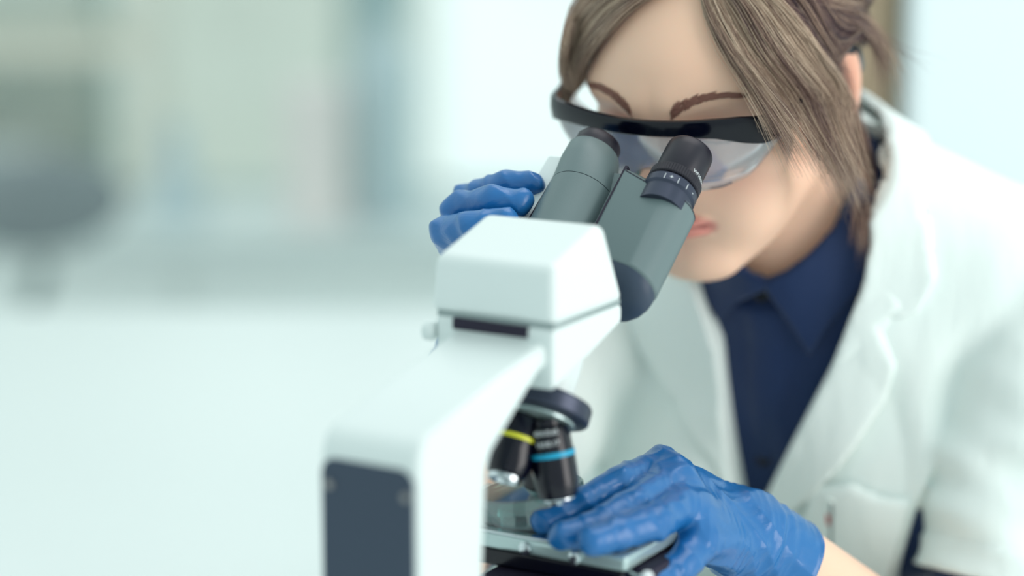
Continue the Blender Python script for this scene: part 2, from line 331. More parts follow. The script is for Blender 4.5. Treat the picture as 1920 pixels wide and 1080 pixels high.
# bevelled cap on top
bm = bmesh.new()
b0 = [(-.042, 0, .3148), (.0425, 0, .3148), (.0425, .085, .3145), (-.042, .085, .3145)]; b1 = [(-.0415, .0, .3475), (.042, .0, .3475), (.041, .0845, .329), (-.041, .0845, .329)]
c1 = [(-.0405, .002, .3485), (.041, .002, .3485), (.0395, .064, .3655), (-.0395, .060, .3655)]
va = [bm.verts.new(p) for p in b0]; vb = [bm.verts.new(p) for p in c1]
bm.faces.new(va); bm.faces.new(vb)
for i in range(4): bm.faces.new((va[i], va[(i+1) % 4], vb[(i+1) % 4], vb[i]))
bm_obj('head_cap', bm, S, ms, bev=.006, seg=5)
boxo('seam', (-.0375, .0405, .0012, .082, .3133, .3162), M['benchleg'], ms)
boxo('slot', (-.026, .0245, -.0012, .004, .3065, .3135), M['slit'], ms, .0008)  # dark strip painting the shade of the gap under the cap
bm = bmesh.new(); lathe(bm, [(.001, .0), (.0045, 0), (.0055, .001), (.0055, .006), (.0045, .0068), (.001, .007)], (-.0385, .0, .3035), (-1, 0, 0)); bm_obj('lock_screw', bm, S, ms)
# back panel with its two screws
bm = bmesh.new(); pr = []; x0, x1, z0, z1, r = -.0262, .0328, .04, .2625, .009
for cx, cz, a0 in ((x1-r, z1-r, 0), (x0+r, z1-r, 90), (x0+r, z0+r, 180), (x1-r, z0+r, 270)):
    for k in range(9): t = radians(a0+k*90/8); pr.append((cx+r*cos(t), cz+r*sin(t)))
loft(bm, [[(x, y, z) for x, z in pr] for y in (-.134, -.1362)]); pn = bm_obj('back_panel', bm, M['panel'], ms, bev=.0006)
for x in (-.0205, .0288):
    bm = bmesh.new(); lathe(bm, [(.0001, 0), (.0026, 0), (.0026, .0012), (.0018, .0018), (.0001, .0018)], (x, -.1362, .2478), (0, -1, 0), 20); bm_obj('screw', bm, M['screw'], pn)
# foot, knobs, lamp (below the picture)
bm = bmesh.new(); prism_x(bm, [(-.15, 0), (.17, 0), (.17, .03), (.12, .045), (-.14, .045), (-.15, .035)], -.075, .085); bm_obj('foot', bm, S, ms, bev=.006)
for sx_ in (-1, 1):
    xx = .036 if sx_ > 0 else -.0285
    bm = bmesh.new(); lathe(bm, [(.02, -.002), (.021, .012), (.0215, .02), (.013, .021), (.013, .032), (.011, .034), (.0005, .034)], (xx, -.1, .085), (sx_, 0, 0)); bm_obj('focus_knob', bm, M['black'], ms)
bm = bmesh.new(); lathe(bm, [(.03, .04), (.03, .055), (.026, .075), (.022, .08), (.0005, .08)], (0, .045, 0)); bm_obj('field_lamp', bm, M['gloss'], ms)
boxo('stage_bracket', (-.02, .028, -.07, .06, .11, .153), M['slit'], ms, .003)
bm = bmesh.new(); lathe(bm, [(.018, .11), (.02, .115), (.02, .145), (.012, .154)], (0, .07, 0)); bm_obj('condenser', bm, M['gloss'], ms)
# stage
stg = boxo('stage', (-.078, .0735, .03, .125, .1655, .175), M['stage'], ms, .0025)
boxo('stage_plate', (-.07, .0695, .034, .12, .1535, .1645), M['gloss'], ms, .002)
boxo('stage_ruler', (-.05, .03, .031, .038, .175, .1765), M['steel'], stg, .0005)
for x in (.006, .040):
    bm = bmesh.new(); lathe(bm, [(.001, 0), (.004, 0), (.004, .0022), (.003, .003), (.001, .003)], (x, .03, .170), (0, -1, 0), 20); bm_obj('stage_screw', bm, M['steel'], stg)
boxo('dark_gap_block', (.066, .084, .045, .100, .125, .1645), M['slit'], ms, .003)  # added block that fills the dark gap behind the fingers
bm = bmesh.new(); tube(bm, [(.066, .042, .164), (.082, .026, .166), (.0925, .019, .1695)], .0013, 8); lv = bm_obj('clip_lever', bm, M['steel'], ms)
bm = bmesh.new(); bmesh.ops.create_uvsphere(bm, u_segments=16, v_segments=10, radius=.0036, matrix=Matrix.Translation((.0935, .0185, .170))); bm_obj('lever_ball', bm, M['print'], lv)
# revolving nosepiece and objectives
NC = V3(.0140, .040, .2575); be = radians(34); ND = V3(.0, -sin(be), -cos(be))
bm = bmesh.new(); lathe(bm, [(.0005, -.007), (.017, -.007), (.0265, -.004), (.0275, -.0025), (.0275, .0058), (.0265, .007), (.0205, .0085), (.0005, .0105)], NC, ND, 64); npz = bm_obj('nosepiece', bm, M['disc'], ms, angle=25)
bm = bmesh.new(); lathe(bm, [(.0202, .0088), (.0202, .0102), (.0005, .0125)], NC, ND, 64); bm_obj('underside_plate', bm, M['stage'], npz)
bm = bmesh.new(); lathe(bm, [(.014, -.03), (.014, -.006)], NC, ND, 48); bm_obj('turret_neck', bm, S, npz)
def wrap_text(name, s, size, fr, R, th, h, m, parent, flip=False):
    """raised lettering running round a cylinder"""
    c = bpy.data.curves.new(name, 'FONT'); c.body = s; c.size = size; c.align_x = 'CENTER'; c.resolution_u = 3
    t = bpy.data.objects.new('tmp', c); col.objects.link(t); bpy.context.view_layer.update()
    me = bpy.data.meshes.new_from_object(t.evaluated_get(bpy.context.evaluated_depsgraph_get())); bpy.data.objects.remove(t)
    bm = bmesh.new(); bm.from_mesh(me); bmesh.ops.triangulate(bm, faces=bm.faces)
    bmesh.ops.subdivide_edges(bm, edges=[e for e in bm.edges if e.calc_length() > size*.3], cuts=1); o, x, y, z = fr
    for v in bm.verts:
        a = th+(-1 if flip else 1)*v.co.x/R; hh = h+(-1 if flip else 1)*v.co.y; q = o+z*hh+(x*cos(a)+y*sin(a))*R; v.co = q
    bm.normal_update(); me2 = bpy.data.meshes.new(name); bm.to_mesh(me2); bm.free(); me2.materials.clear(); o = link(name, me2, m, parent, smooth=False)
    sl = o.modifiers.new('thick', 'SOLIDIFY'); sl.thickness = .00012; sl.offset = 0; return o
def objective(name, top, tip, r, ring, tipprof, label, text=None):
    top, tip = V3(*top), V3(*tip); L = np.linalg.norm(tip-top); fr = frame(top, tip-top)
    bm = bmesh.new(); k = r/.0135
    lathe(bm, [(.0005, -.004), (.009*k, -.004), (.0095*k, .0), (.0118*k, .001), (.0124*k, .002), (.0128*k, .30*L), (.0135*k, .34*L), (.0135*k, .74*L), (.0115*k, .90*L), (.0100*k, .925*L), (.0005, .925*L)], fr=fr)
    o = bm_obj(name, bm, M['gloss'], npz, angle=30); o['label'] = label
    bm = bmesh.new(); lathe(bm, [(.0129*k, .325*L), (.01375*k, .335*L), (.01375*k, .395*L), (.0134*k, .4*L)], fr=fr); bm_obj('colour_ring', bm, ring, o)
    bm = bmesh.new(); lathe(bm, [(a*k, h*L) for a, h in tipprof], fr=fr); bm_obj('lens_tip', bm, M['steel'], o)
    if text:
        for s, h in text: wrap_text('lettering', s, .0042, fr, .01305*k, text_th, h*L, M['print'], o, True)
    return o
text_th = 0
_fr = frame(V3(.0205, .03, .2475), V3(.009, 0, -.047)); v_ = nrm(V3(.35, -.86, .1)); text_th = atan2(v_@_fr[2], v_@_fr[1])
objective('objective_lens', (.0195, .0315, .2475), (.0295, .029, .2015), .0135, M['cyan'], [(.0098, .92), (.0098, .945), (.0075, .965), (.0068, 1.0), (.003, 1.0), (.0005, .98)], 'objective with blue ring', [('40X/0.65', .10), ('160/0.17', .24)])
objective('objective_lens', (.0035, .030, .2505), (.0035, .0085, .2165), .0136, M['yellow'], [(.0098, .92), (.0102, .93), (.0102, 1.0), (.0092, 1.01), (.0075, 1.0), (.0065, .95), (.0005, .95)], 'objective with yellow ring')
objective('objective_lens', (.0085, .058, .246), (-.0005, .055, .196), .0125, M['black'], [(.0098, .92), (.0085, .96), (.006, 1.0), (.0005, .99)], 'plain black objective at the back')
# binocular head, in a frame tilted 38 degrees: x across, v up off its face, d along the tubes
AL = radians(38); D_ = V3(0, cos(AL), sin(AL)); V_ = V3(0, -sin(AL), cos(AL)); T0 = V3(0, .189, .3885)
def T(x, v, d): return T0+V3(x, 0, 0)+V_*v+D_*d
def rr_loop(xl, xr, vb, vt, r, dfun, n=10, rl=.004):
    L = []
    for cx, cv, a0, rad in ((xr-r, vt-r, 90, r), (xr-r, vb+r, 0, r), (xl+rl, vb+rl, -90, rl), (xl+rl, vt-rl, -180, rl)):
        for k in range(n+1):
            t = radians(a0-k*90/n); x, v = cx+rad*cos(t), cv+rad*sin(t); L.append(T(x, v, dfun(x)))
    return L
bh = None
dt = lambda x: -.0265-.0145*min(1, max(0, (x-.001)/.025))**1.0
bm = bmesh.new()
loft(bm, [rr_loop(.003, .0485, -.022, .0105, .0155, lambda x: dt(x)+.0006, rl=.002), rr_loop(.001, .0500, -.024, .012, .0175, lambda x: dt(x)-.0012, rl=.002),
          rr_loop(.001, .0500, -.024, .012, .0175, lambda x: -.094-.012*max(0, (x-.0)/.05)), rr_loop(.001, .0490, -.024, .0112, .0172, lambda x: -.0955-.012*max(0, (x-.0)/.05))])
bh = bm_obj('prism_housing', bm, M['body'], ms, angle=32)
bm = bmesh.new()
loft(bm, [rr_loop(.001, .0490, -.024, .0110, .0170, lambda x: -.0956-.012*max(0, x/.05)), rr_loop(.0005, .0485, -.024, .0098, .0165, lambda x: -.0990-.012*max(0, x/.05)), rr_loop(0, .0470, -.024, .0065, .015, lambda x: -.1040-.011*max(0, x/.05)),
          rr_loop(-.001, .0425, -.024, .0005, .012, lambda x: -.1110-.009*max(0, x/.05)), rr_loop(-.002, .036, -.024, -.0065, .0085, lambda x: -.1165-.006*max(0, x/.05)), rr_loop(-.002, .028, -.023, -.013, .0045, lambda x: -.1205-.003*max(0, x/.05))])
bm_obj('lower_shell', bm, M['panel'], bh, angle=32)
bm = bmesh.new(); loft(bm, [rr_loop(.0008, .0503, -.0243, .0123, .0178, lambda x: dt(x)-.0012-.0004, rl=.002), rr_loop(.0008, .0503, -.0243, .0123, .0178, lambda x: dt(x)-.0022, rl=.002)], cap=False); bm_obj('seam', bm, M['slit'], bh)
# left tube cover, its plate and dark strips that paint shade into the slits beside it
bm = bmesh.new(); fl = (T(-.0335, 0, 0), -V3(1, 0, 0), V_, D_)
def ring(cx, r, d, n=64): return [T(cx-r*cos(2*pi*k/n), r*sin(2*pi*k/n)-.002*(r > .02), d) for k in range(n)]
loft(bm, [ring(-.0335, .0158, -.0072), ring(-.0333, .0168, -.0076), ring(-.033, .0177, -.009), ring(-.0305, .0200, -.022), ring(-.0275, .0220, -.0400), ring(-.0275, .0220, -.041)]); tc_ = bm_obj('tube_cover', bm, M['body'], ms)
bm = bmesh.new(); loft(bm, [ring(-.0275, .0216, -.0408), ring(-.0275, .0216, -.0416)]); bm_obj('seam', bm, M['slit'], tc_)
bm = bmesh.new(); loft(bm, [ring(-.0275, .0220, -.0415), ring(-.0273, .0224, -.062), ring(-.027, .0226, -.125)]); bm_obj('tube_sleeve', bm, M['body'], ms)
def tbox(name, x0, x1, v0, v1, d0, d1, m, par, bev=0, skew=0):
    bm = bmesh.new(); v = []
    for x in (x0, x1):
        for vv in (v0, v1):
            for d in (d0, d1): v.append(bm.verts.new(T(x+skew*(d-d0), vv, d)))
    for f in ((0, 1, 3, 2), (4, 6, 7, 5), (0, 4, 5, 1), (2, 3, 7, 6), (0, 2, 6, 4), (1, 5, 7, 3)): bm.faces.new([v[i] for i in f])
    return bm_obj(name, bm, m, par, bev=bev)
tbox('centre_block', -.020, .0006, -.022, .0035, -.125, -.0245, M['body'], ms, .001)
tbox('slit', -.0008, .0014, .0, .0098, -.125, -.0235, M['slit'], ms)
tbox('side_plate', -.0660, -.0530, -.022, .0042, -.125, -.0155, M['scope'], ms, .0015, .04)
tbox('slit', -.0536, -.0506, -.018, .0046, -.125, -.0150, M['slit'], ms, 0, .04)
def eyepiece(x, full):
    fr = (T(x, 0, 0), -V3(1, 0, 0), V_, D_); bm = bmesh.new()
    lathe(bm, [(.0005, -.006), (.0105, -.006), (.0115, .0015), (.0128, .0028), (.0142, .0024), (.0150, .001), (.0153, -.004), (.0153, -.0225), (.0148, -.024)], fr=fr, n=64); e = bm_obj('eyepiece', bm, M['black'], ms, angle=35)
    bm = bmesh.new(); lathe(bm, [(.0001, -.0055), (.0104, -.0055), (.0104, -.006)], fr=fr, n=48); bm_obj('eye_lens', bm, M['gloss'], e)
    if not full: return
    o, x_, y_, z_ = fr; n = 180; L = []
    for h in (-.0225, -.0232, -.0288, -.0295):
        rr = .0163 if h in (-.0225, -.0295) else .0171
        L.append([o+z_*h+(x_*cos(2*pi*k/n)+y_*sin(2*pi*k/n))*(rr-(.00045 if k % 3 == 0 else 0)) for k in range(n)])
    bm = bmesh.new(); loft(bm, L); bm_obj('knurled_ring', bm, M['black'], e)
    bm = bmesh.new(); lathe(bm, [(.0150, -.0295), (.0152, -.0312), (.0172, -.0315), (.0174, -.037), (.0160, -.0385), (.0160, -.05)], fr=fr, n=96); sr = bm_obj('scale_ring', bm, M['disc'], e, angle=30)
    for s, dg in (('|', 98), ('+', 112), ('|', 128), ('|', 150), ('-', 170)): wrap_text('scale_mark', s, .0044, fr, .01748, radians(dg), -.0362, M['print'], sr)
    wrap_text('lettering', 'WF10X/20', .0032, fr, .01542, radians(176), -.0210, M['print'], e)
eyepiece(.0318, True); eyepiece(-.0335, False)
# ---------------------------------------------------------------- petri dish on the stage
pc = W((-.012, .068, .1752)); pd = empty('petri_dish', 'clear round petri dish with teal liquid on the microscope stage', 'dish', tuple(pc))
bm = bmesh.new(); lathe(bm, [(.0005, 0), (.0295, 0), (.0305, .001), (.0308, .0125), (.0298, .0125), (.0293, .0018), (.0005, .0016)], n=64); bm_obj('dish_base', bm, M['dish'], pd)
bm = bmesh.new(); lathe(bm, [(.0005, .0018), (.0290, .0018), (.0290, .0065), (.0005, .0065)], n=64); bm_obj('liquid', bm, M['liquid'], pd)
o = empty('covering_dish', 'clear shallow upper dish tilted above the teal petri dish by gloved fingertips', 'dish', tuple(pc+V3(0, 0, .0125))); o.rotation_euler = (radians(-3), radians(-9), 0)
bm = bmesh.new(); lathe(bm, [(.0326, -.002), (.0329, .0065), (.032, .0078), (.0005, .0078), (.0005, .0066), (.0312, .0064), (.0316, -.002)], n=64); bm_obj('shell', bm, M['dish'], o)
# ---------------------------------------------------------------- the person
b_ = radians(29); p_ = radians(20); HS = 1.084
Hf = V3(-sin(b_)*cos(p_), -cos(b_)*cos(p_), -sin(p_)); Hu = V3(-sin(b_)*sin(p_), -cos(b_)*sin(p_), cos(p_)); Hx = V3(cos(b_), -sin(b_), 0)
HO = P(1222, 197, 1.648)-HS*(.096*Hf+.042*Hu); HR = np.array([Hx, Hf, Hu])
def H(x, f, u): return HO+HS*(x*Hx+f*Hf+u*Hu)
def toH(p): return (p-HO)@HR.T/HS
b2 = radians(27); p2 = radians(30)
Ff = V3(-sin(b2), -cos(b2), 0); Bu = cos(p2)*V3(0, 0, 1)+sin(p2)*Ff; Bf = cos(p2)*Ff-sin(p2)*V3(0, 0, 1); Bx = V3(cos(b2), -sin(b2), 0)
NB = P(1468, 385, 1.79); BR = np.array([Bx, Bf, Bu])
def Bp(x, f, u): return NB+x*Bx+f*Bf+u*Bu
def toB(p): return (p-NB)@BR.T
S_L, S_R = Bp(.178, -.025, -.085), Bp(-.158, -.025, -.085)
W_L = P(1437, 1024, 1.575); E_L = P(1815, 1330, 1.69); W_R = P(928, 600, 1.655); E_R = P(760, 1125, 1.72)
def head_sdf(p):
    q = toH(p); x = np.abs(q[:, 0]); m = np.stack([x, q[:, 1], q[:, 2]], 1)
    d = ell(m, (0, -.012, .052), (.0735, .0925, .077))
    d = smin(d, ell(m, (0, .028, .035), (.0615, .0665, .066)), .03)
    d = smin(d, ell(m, (0, .042, -.018), (.046, .049, .045)), .02)
    d = smin(d, ell(m, (0, .030, -.053), (.043, .050, .034)), .02)
    d = smin(d, cap(m, (.050, -.002, -.045), (.016, .066, -.077), .012, .013), .025)
    d = smin(d, ell(m, (.046, .057, -.004), (.021, .021, .016)), .018)
    d = smin(d, ell(m, (.033, .054, -.036), (.024, .026, .028)), .022)
    d = smin(d, ell(m, (0, .072, -.077), (.017, .0155, .014)), .014)
    d = smin(d, cap(m, (.010, .0865, .036), (.045, .0725, .042), .0080, .004), .018)
    d = smax(d, -ell(m, (.031, .094, .019), (.019, .0125, .0125)), .012)
    eye = ell(m, (.031, .0715, .018), (.0150, .0142, .0135)); d = smin(d, eye, .004)
    d = smax(d, -cap(m, (.019, .0855, .0225), (.044, .0800, .0225), .0016), .0025)
    d = smax(d, -cap(m, (.019, .0850, .0125), (.044, .0790, .0125), .0010), .002)
    d = smin(d, cap(m, (0, .0865, .028), (0, .1105, -.004), .0060, .0085), .012)
    d = smin(d, ell(m, (0, .1110, -.0085), (.0100, .0095, .0090)), .007)
    d = smin(d, ell(m, (.0115, .1010, -.0125), (.0065, .0095, .0075)), .006)
    d = smax(d, -ell(m, (.0062, .1060, -.0215), (.0036, .0050, .0050)), .003)
    arc = .0895-x*x*9
    d = smin(d, ell(np.stack([x, m[:, 1]-(arc-.0895), m[:, 2]], 1), (0, .0885, -.0405), (.0215, .0074, .0042)), .004)
    d = smin(d, ell(np.stack([x, m[:, 1]-(arc-.0895), m[:, 2]], 1), (0, .0868, -.0490), (.0190, .0076, .0048)), .004)
    mo = np.sqrt((m[:, 1]-(arc+.0075))**2+(m[:, 2]+.0448)**2)-.0010; mo = np.maximum(mo, x-.024)
    d = smax(d, -mo, .0022)
    # ears
    A = np.array([[cos(.45), sin(.45), 0], [-sin(.45), cos(.45), .15], [0, -.15, 1]])
    e = ell(m, (.0735, -.014, .004), (.0050, .018, .031), A)
    e = smax(e, -ell(m, (.0790, -.010, .003), (.0052, .0115, .021), A), .003)
    e = smin(e, ell(m, (.0725, -.004, -.022), (.0050, .0085, .0095), A), .005)
    e = smin(e, cap(m, (.0745, -.014, .014), (.0745, -.012, -.010), .0035), .003)
    return smin(d, e, .006)*HS
def torso(p):
    q = toB(p); x = np.abs(q[:, 0]); m = np.stack([x, q[:, 1], q[:, 2]], 1)
    d = ell(m, (0, -.005, -.19), (.150, .098, .20))
    d = smin(d, cap(m, (0, -.03, -.075), (.140, -.025, -.085), .048, .050), .04)
    d = smin(d, cap(m, (.02, -.030, .005), (.125, -.025, -.062), .034, .040), .03)
    d = smin(d, ell(m, (0, 0, -.40), (.145, .105, .24)), .05)
    return smin(d, ell(m, (.070, .070, -.205), (.066, .060, .068)), .04)
NK0, NK1 = H(0, -.022, -.03), Bp(0, -.005, -.01)
def neck(p, r=0): return cap(p, NK0, NK1-.02*Bu, .052+r, .056+r)
def body_sdf(p):
    d = smin(head_sdf(p), smin(neck(p), torso(p), .03), .016)
    d = smin(d, cap(p, S_L, E_L, .048, .036), .02); d = smin(d, cap(p, S_R, E_R, .048, .036), .02)
    d = smin(d, cap(p, E_L, W_L, .040, .0265), .01); d = smin(d, cap(p, E_R, W_R, .040, .0265), .01)
    return d
pr_ = empty('person', 'person in white lab coat and navy shirt bending over the microscope eyepieces', 'person', tuple(Bp(0, 0, -.4)))
PI_ = Matrix.Translation(-Vector(pr_.location))
def pl_link(name, v, q, m, parent=None, smooth=True, f=None):
    me = fast_mesh(name, v-np.array(pr_.location), q); o = link(name, me, m, parent or pr_, smooth=smooth); return o
hc = H(0, 0, .02)
ax = fine_axis(-.17, .72, hc[0]-.13, hc[0]+.13, .0021, .0062); ay = fine_axis(1.5, 2.35, hc[1]-.15, hc[1]+.14, .0021, .0062); az = fine_axis(.55, 1.34, hc[2]-.14, hc[2]+.16, .0021, .0062)
v, q = surf_net(body_sdf, ax, ay, az)
body = pl_link('body', v, q, M['skin'])
hq = toH(v); xx = np.abs(hq[:, 0])
def blob(c, r): return np.exp(-(((xx-c[0])/r[0])**2+((hq[:, 1]-c[1])/r[1])**2+((hq[:, 2]-c[2])/r[2])**2))
c = np.tile(np.array(lin((244, 202, 176))), (len(v), 1)); 
def tint(w, rgb): 
    global c
    c = c*(1-w[:, None])+np.array(lin(rgb))*w[:, None]
tint(np.clip(.7*blob((.0, .112, -.008), (.016, .02, .016)), 0, 1), (205, 140, 122)); tint(.55*blob((.031, .084, .018), (.020, .014, .014)), (196, 130, 116))
tint(.45*blob((.045, .07, -.012), (.022, .03, .018)), (222, 160, 142)); tint(.8*blob((.077, -.012, .006), (.012, .02, .03)), (214, 138, 116))
lipm = np.clip(1.25-np.sqrt((xx/.0225)**2+((hq[:, 2]+.0452)/.0088)**2), 0, .25)*4*np.clip((hq[:, 1]-.076)/.008, 0, 1); tint(np.clip(lipm, 0, .85), (206, 128, 120))
tint(.6*(np.abs(hq[:, 2]+.0450) < .0011)*(xx < .0215)*(hq[:, 1] > .078), (120, 50, 52)); tint(.7*(np.abs(hq[:, 2]-.0127) < .0011)*(np.abs(xx-.0315) < .0135)*(hq[:, 1] > .07), (60, 40, 44))  # first tint paints the mouth groove's shade into the skin colour
set_col(body.data, c)
# ---- shirt
def shirt_core(p): return smin(torso(p), neck(p, .004), .03)
nlo = np.array([nrm(V3(0, -.52, .85))]); 
def collar_plane(q, c0, k): return (q[:, 2]-c0)-k*(-(q[:, 1])) # above this line the garment is cut away
def folds_s(q): return wav(q, [(38, 10, 22, 0, .0022), (-30, 15, 44, 1.7, .0018), (12, 5, 75, .4, .0010), (70, 0, -30, 2.2, .0009)])
def px_poly(pts, f):
    return [tuple(toB(hit(x, y, f)[None])[0][[0, 2]]) for x, y in pts]
def shirt_sdf(p):
    q = toB(p); d = shirt_core(p)-.008+folds_s(q)*.8*np.clip((-.02-q[:, 2])/.05, 0, 1)
    pk = -np.abs(q[:, 0]-.004)+.013; d = d-.0016*np.clip(pk/.002, 0, 1)       # button placket
    d = smin(d, cap(p, S_L, S_L+(E_L-S_L)*.88, .050, .0425)+folds_s(q)*.3, .02)
    d = smin(d, cap(p, S_R, S_R+(E_R-S_R)*.80, .050, .0425), .02)
    pl = q[:, 2]-(.009-.62*(q[:, 1]-.0)); return np.maximum(d, pl)
v, q = surf_net(shirt_sdf, rng(-.14, .72, .0045), rng(1.5, 2.3, .0045), rng(.62, 1.2, .0045), newton=1)
shirt = pl_link('shirt', v, q, M['shirt'], body)
def shirt_surf(p): return shirt_core(p)-.009
def applique(name, core, poly, off0, off1, m, parent, h=.003, fmin=-.03, extra=None, rnd=.0):
    """a cloth layer lying between two offsets of a garment, bounded by an outline"""
    ar = np.array(poly); lo = ar.min(0)-.01; hi = ar.max(0)+.01
    def f(p):
        q = toB(p); d = core(p); e = extra(q) if extra is not None else 0
        s = np.maximum(d-off1-e, off0-d); pp = sdpoly(q[:, 0], q[:, 1-0] if 0 else q[:, 2], poly)-rnd
        return smax(smax(s, pp, .002), fmin-q[:, 1], .001)
    cs = np.array([Bp(x, ff, u) for x in (lo[0], hi[0]) for ff in (fmin, .19) for u in (lo[1], hi[1])])
    L, U = cs.min(0)-.005, cs.max(0)+.005
    v, q = surf_net(f, rng(L[0], U[0], h), rng(L[1], U[1], h), rng(L[2], U[2], h), newton=1)
    return pl_link(name, v, q, m, parent)
cl_l = px_poly([(1446, 530), (1446, 518), (1408, 505), (1392, 488), (1340, 480), (1295, 500), (1318, 545), (1350, 598), (1392, 556)], shirt_surf)
cl_r = px_poly([(1434, 528), (1436, 516), (1478, 500), (1520, 468), (1572, 412), (1602, 345), (1640, 270), (1672, 420), (1632, 520), (1560, 600), (1524, 655), (1478, 592)], shirt_surf)
col_cut = lambda q: 0*q[:, 0]
def core_shirt2(p): return shirt_core(p)
ex = lambda q: wav(q, [(55, 20, 38, .6, .0014), (20, 0, 90, 1, .0008)])
applique('collar', core_shirt2, cl_l, .0085, .0135, M['shirt'], shirt, .0022, -.02, ex)
applique('collar', core_shirt2, cl_r, .0085, .0140, M['shirt'], shirt, .0026, -.07, ex)
# collar band closing behind the neck
def band_sdf(p):
    q = toB(p); d = neck(p, .009); s = np.maximum(d-.0025, -d-.0025); pl = q[:, 2]-(.024-.62*q[:, 1]); lo_ = (-.020-.62*q[:, 1])-q[:, 2]
    fr = q[:, 1]-.045
    return np.maximum(np.maximum(np.maximum(s, pl), lo_), fr)
v, q = surf_net(band_sdf, rng(NB[0]-.12, NB[0]+.14, .003), rng(NB[1]-.13, NB[1]+.15, .003), rng(NB[2]-.12, NB[2]+.14, .003), newton=1); pl_link('collar_band', v, q, M['shirt'], shirt)
for k, (px, py) in enumerate(((1428, 552), (1436, 700), (1432, 860))):
    pt = hit(px, py, shirt_surf); bm = bmesh.new(); n_ = -ray(px, py)*.6+Bf*.6
    lathe(bm, [(.0002, 0), (.0052, 0), (.0056, .001), (.0050, .0022), (.0040, .0018), (.0002, .0016)], pt-np.array(pr_.location), n_, 24); bm_obj('button', bm, M['frame_b'], shirt)
# ---- lab coat
def coat_core(p):
    d = torso(p)-.020
    return d
def folds_c(q):
    w0 = wav(q, [(22, 0, 30, .4, .35), (9, 0, -41, 1.9, .3)]); a = .0072*np.sin(q[:, 0]*44+q[:, 2]*9+w0*3+.3)+.0050*np.sin(q[:, 0]*-31+q[:, 2]*24+1.1+w0*2)+.0022*np.abs(np.sin(q[:, 0]*38-q[:, 2]*13+w0*4))+.0018*np.sin(q[:, 0]*14+q[:, 2]*46); a = np.minimum(a, .0055+.15*np.maximum(a-.0055, 0))
    return a
def sleeve(p, a, b, ra, rb, ph):
    ab = b-a; L2 = ab@ab; t = ((p-a)@ab)/L2; d = cap(p, a, b, ra, rb); q = p-a
    r = np.sin(t*34+ph+q[:, 0]*30+1.5*np.sin(q[:, 2]*25))*.0028+np.sin(t*13-q[:, 0]*55+ph)*.003+np.sin(t*57+q[:, 1]*60-q[:, 0]*35)*.0012
    return d+r*np.clip(t*2.2, 0, 1), t
hemL = .69
side_p = None
def coat_outer(p):
    q = toB(p); d = coat_core(p)+folds_c(q)*np.clip((-.0-q[:, 2])/.12, .15, 1)
    sl, t = sleeve(p, S_L, E_L, .062, .0545, .5); tt = t-hemL; sl = smax(sl, tt*.3, .003); sl = sl-.0025*((tt > -.075) & (tt < 0))
    d = smin(np.maximum(d, -np.maximum(sdpoly(q[:, 0], q[:, 2], side_p), -(coat_core(p)+.0235)) if side_p is not None else -1e9), sl, .006)
    sr, t2 = sleeve(p, S_R, E_R, .068, .062, 2.); sr = smax(sr, (t2-.72)*.3, .003); return smin(d, sr, .018)
coat_surf = lambda p: coat_core(p)-.001
side_p = [(.076, -.30), (.098, -.213), (.113, -.162), (.123, -.140), (.134, -.120), (.150, -.120), (.150, -.30)]
vp_px = [(1298, 500), (1310, 545), (1345, 655), (1366, 790), (1378, 900), (1392, 975), (1402, 1000), (1424, 955), (1478, 845), (1560, 685), (1625, 520), (1642, 440), (1652, 330), (1640, 255)]
vp = px_poly(vp_px, coat_surf); vp = [(-.062, .10)]+vp+[(.14, .12)] if 0 else vp+[(vp[-1][0]-.004, .16), (-.10, .16), (vp[0][0]-.01, vp[0][1]+.03)]
def coat_sdf(p):
    q = toB(p); d = coat_outer(p); s = d
    vv = sdpoly(q[:, 0], q[:, 2], vp); vv = np.where(q[:, 1] > -.045, vv, .05)
    s = smax(s, -np.maximum(vv, -(coat_core(p)+.0235)), .0025)
    top = q[:, 2]-(.075-.25*q[:, 1]); s = np.maximum(s, top)
    # open sleeve ends
    for a, b, hm in ((S_L, E_L, hemL), (S_R, E_R, .72)):
        ab = nrm(b-a); e0 = a+(b-a)*(hm-.06); e1 = a+(b-a)*(hm+.2); s = np.maximum(s, -cap(p, e0, e1, .0455, .0455))
    return np.maximum(s, Bp_cut(p))
def Bp_cut(p): return .60-p[:, 2]
v, q = surf_net(coat_sdf, rng(-.16, .74, .0038), rng(1.5, 2.36, .0038), rng(.60, 1.24, .0038), newton=1)
coat = pl_link('lab_coat', v, q, M['coat'], body)
def core_c(p): q = toB(p); return coat_core(p)+folds_c(q)*.6*np.clip((-.0-q[:, 2])/.12, .15, 1)
lap_r = px_poly([(1424, 955), (1478, 845), (1560, 685), (1625, 520), (1640, 470), (1700, 560), (1650, 600), (1682, 682), (1663, 745), (1600, 840), (1500, 950), (1440, 1000)], coat_surf)
lap_l = px_poly([(1300, 520), (1310, 545), (1345, 655), (1366, 790), (1378, 900), (1388, 965), (1340, 850), (1270, 756), (1200, 655), (1180, 600), (1225, 560), (1215, 510)], coat_surf)
exc = lambda q: wav(q, [(30, 12, 18, .9, .0015), (10, 0, 60, 2, .001)])
applique('lapel', core_c, lap_r, -.001, .006, M['coat'], coat, .0032, -.02, exc)
applique('lapel', core_c, lap_l, -.001, .006, M['coat'], coat, .0032, -.02, exc)
cc_r = px_poly([(1640, 470), (1648, 400), (1652, 330), (1640, 262), (1610, 214), (1660, 235), (1712, 320), (1752, 400), (1760, 515), (1725, 575), (1690, 590), (1655, 560)], coat_surf)
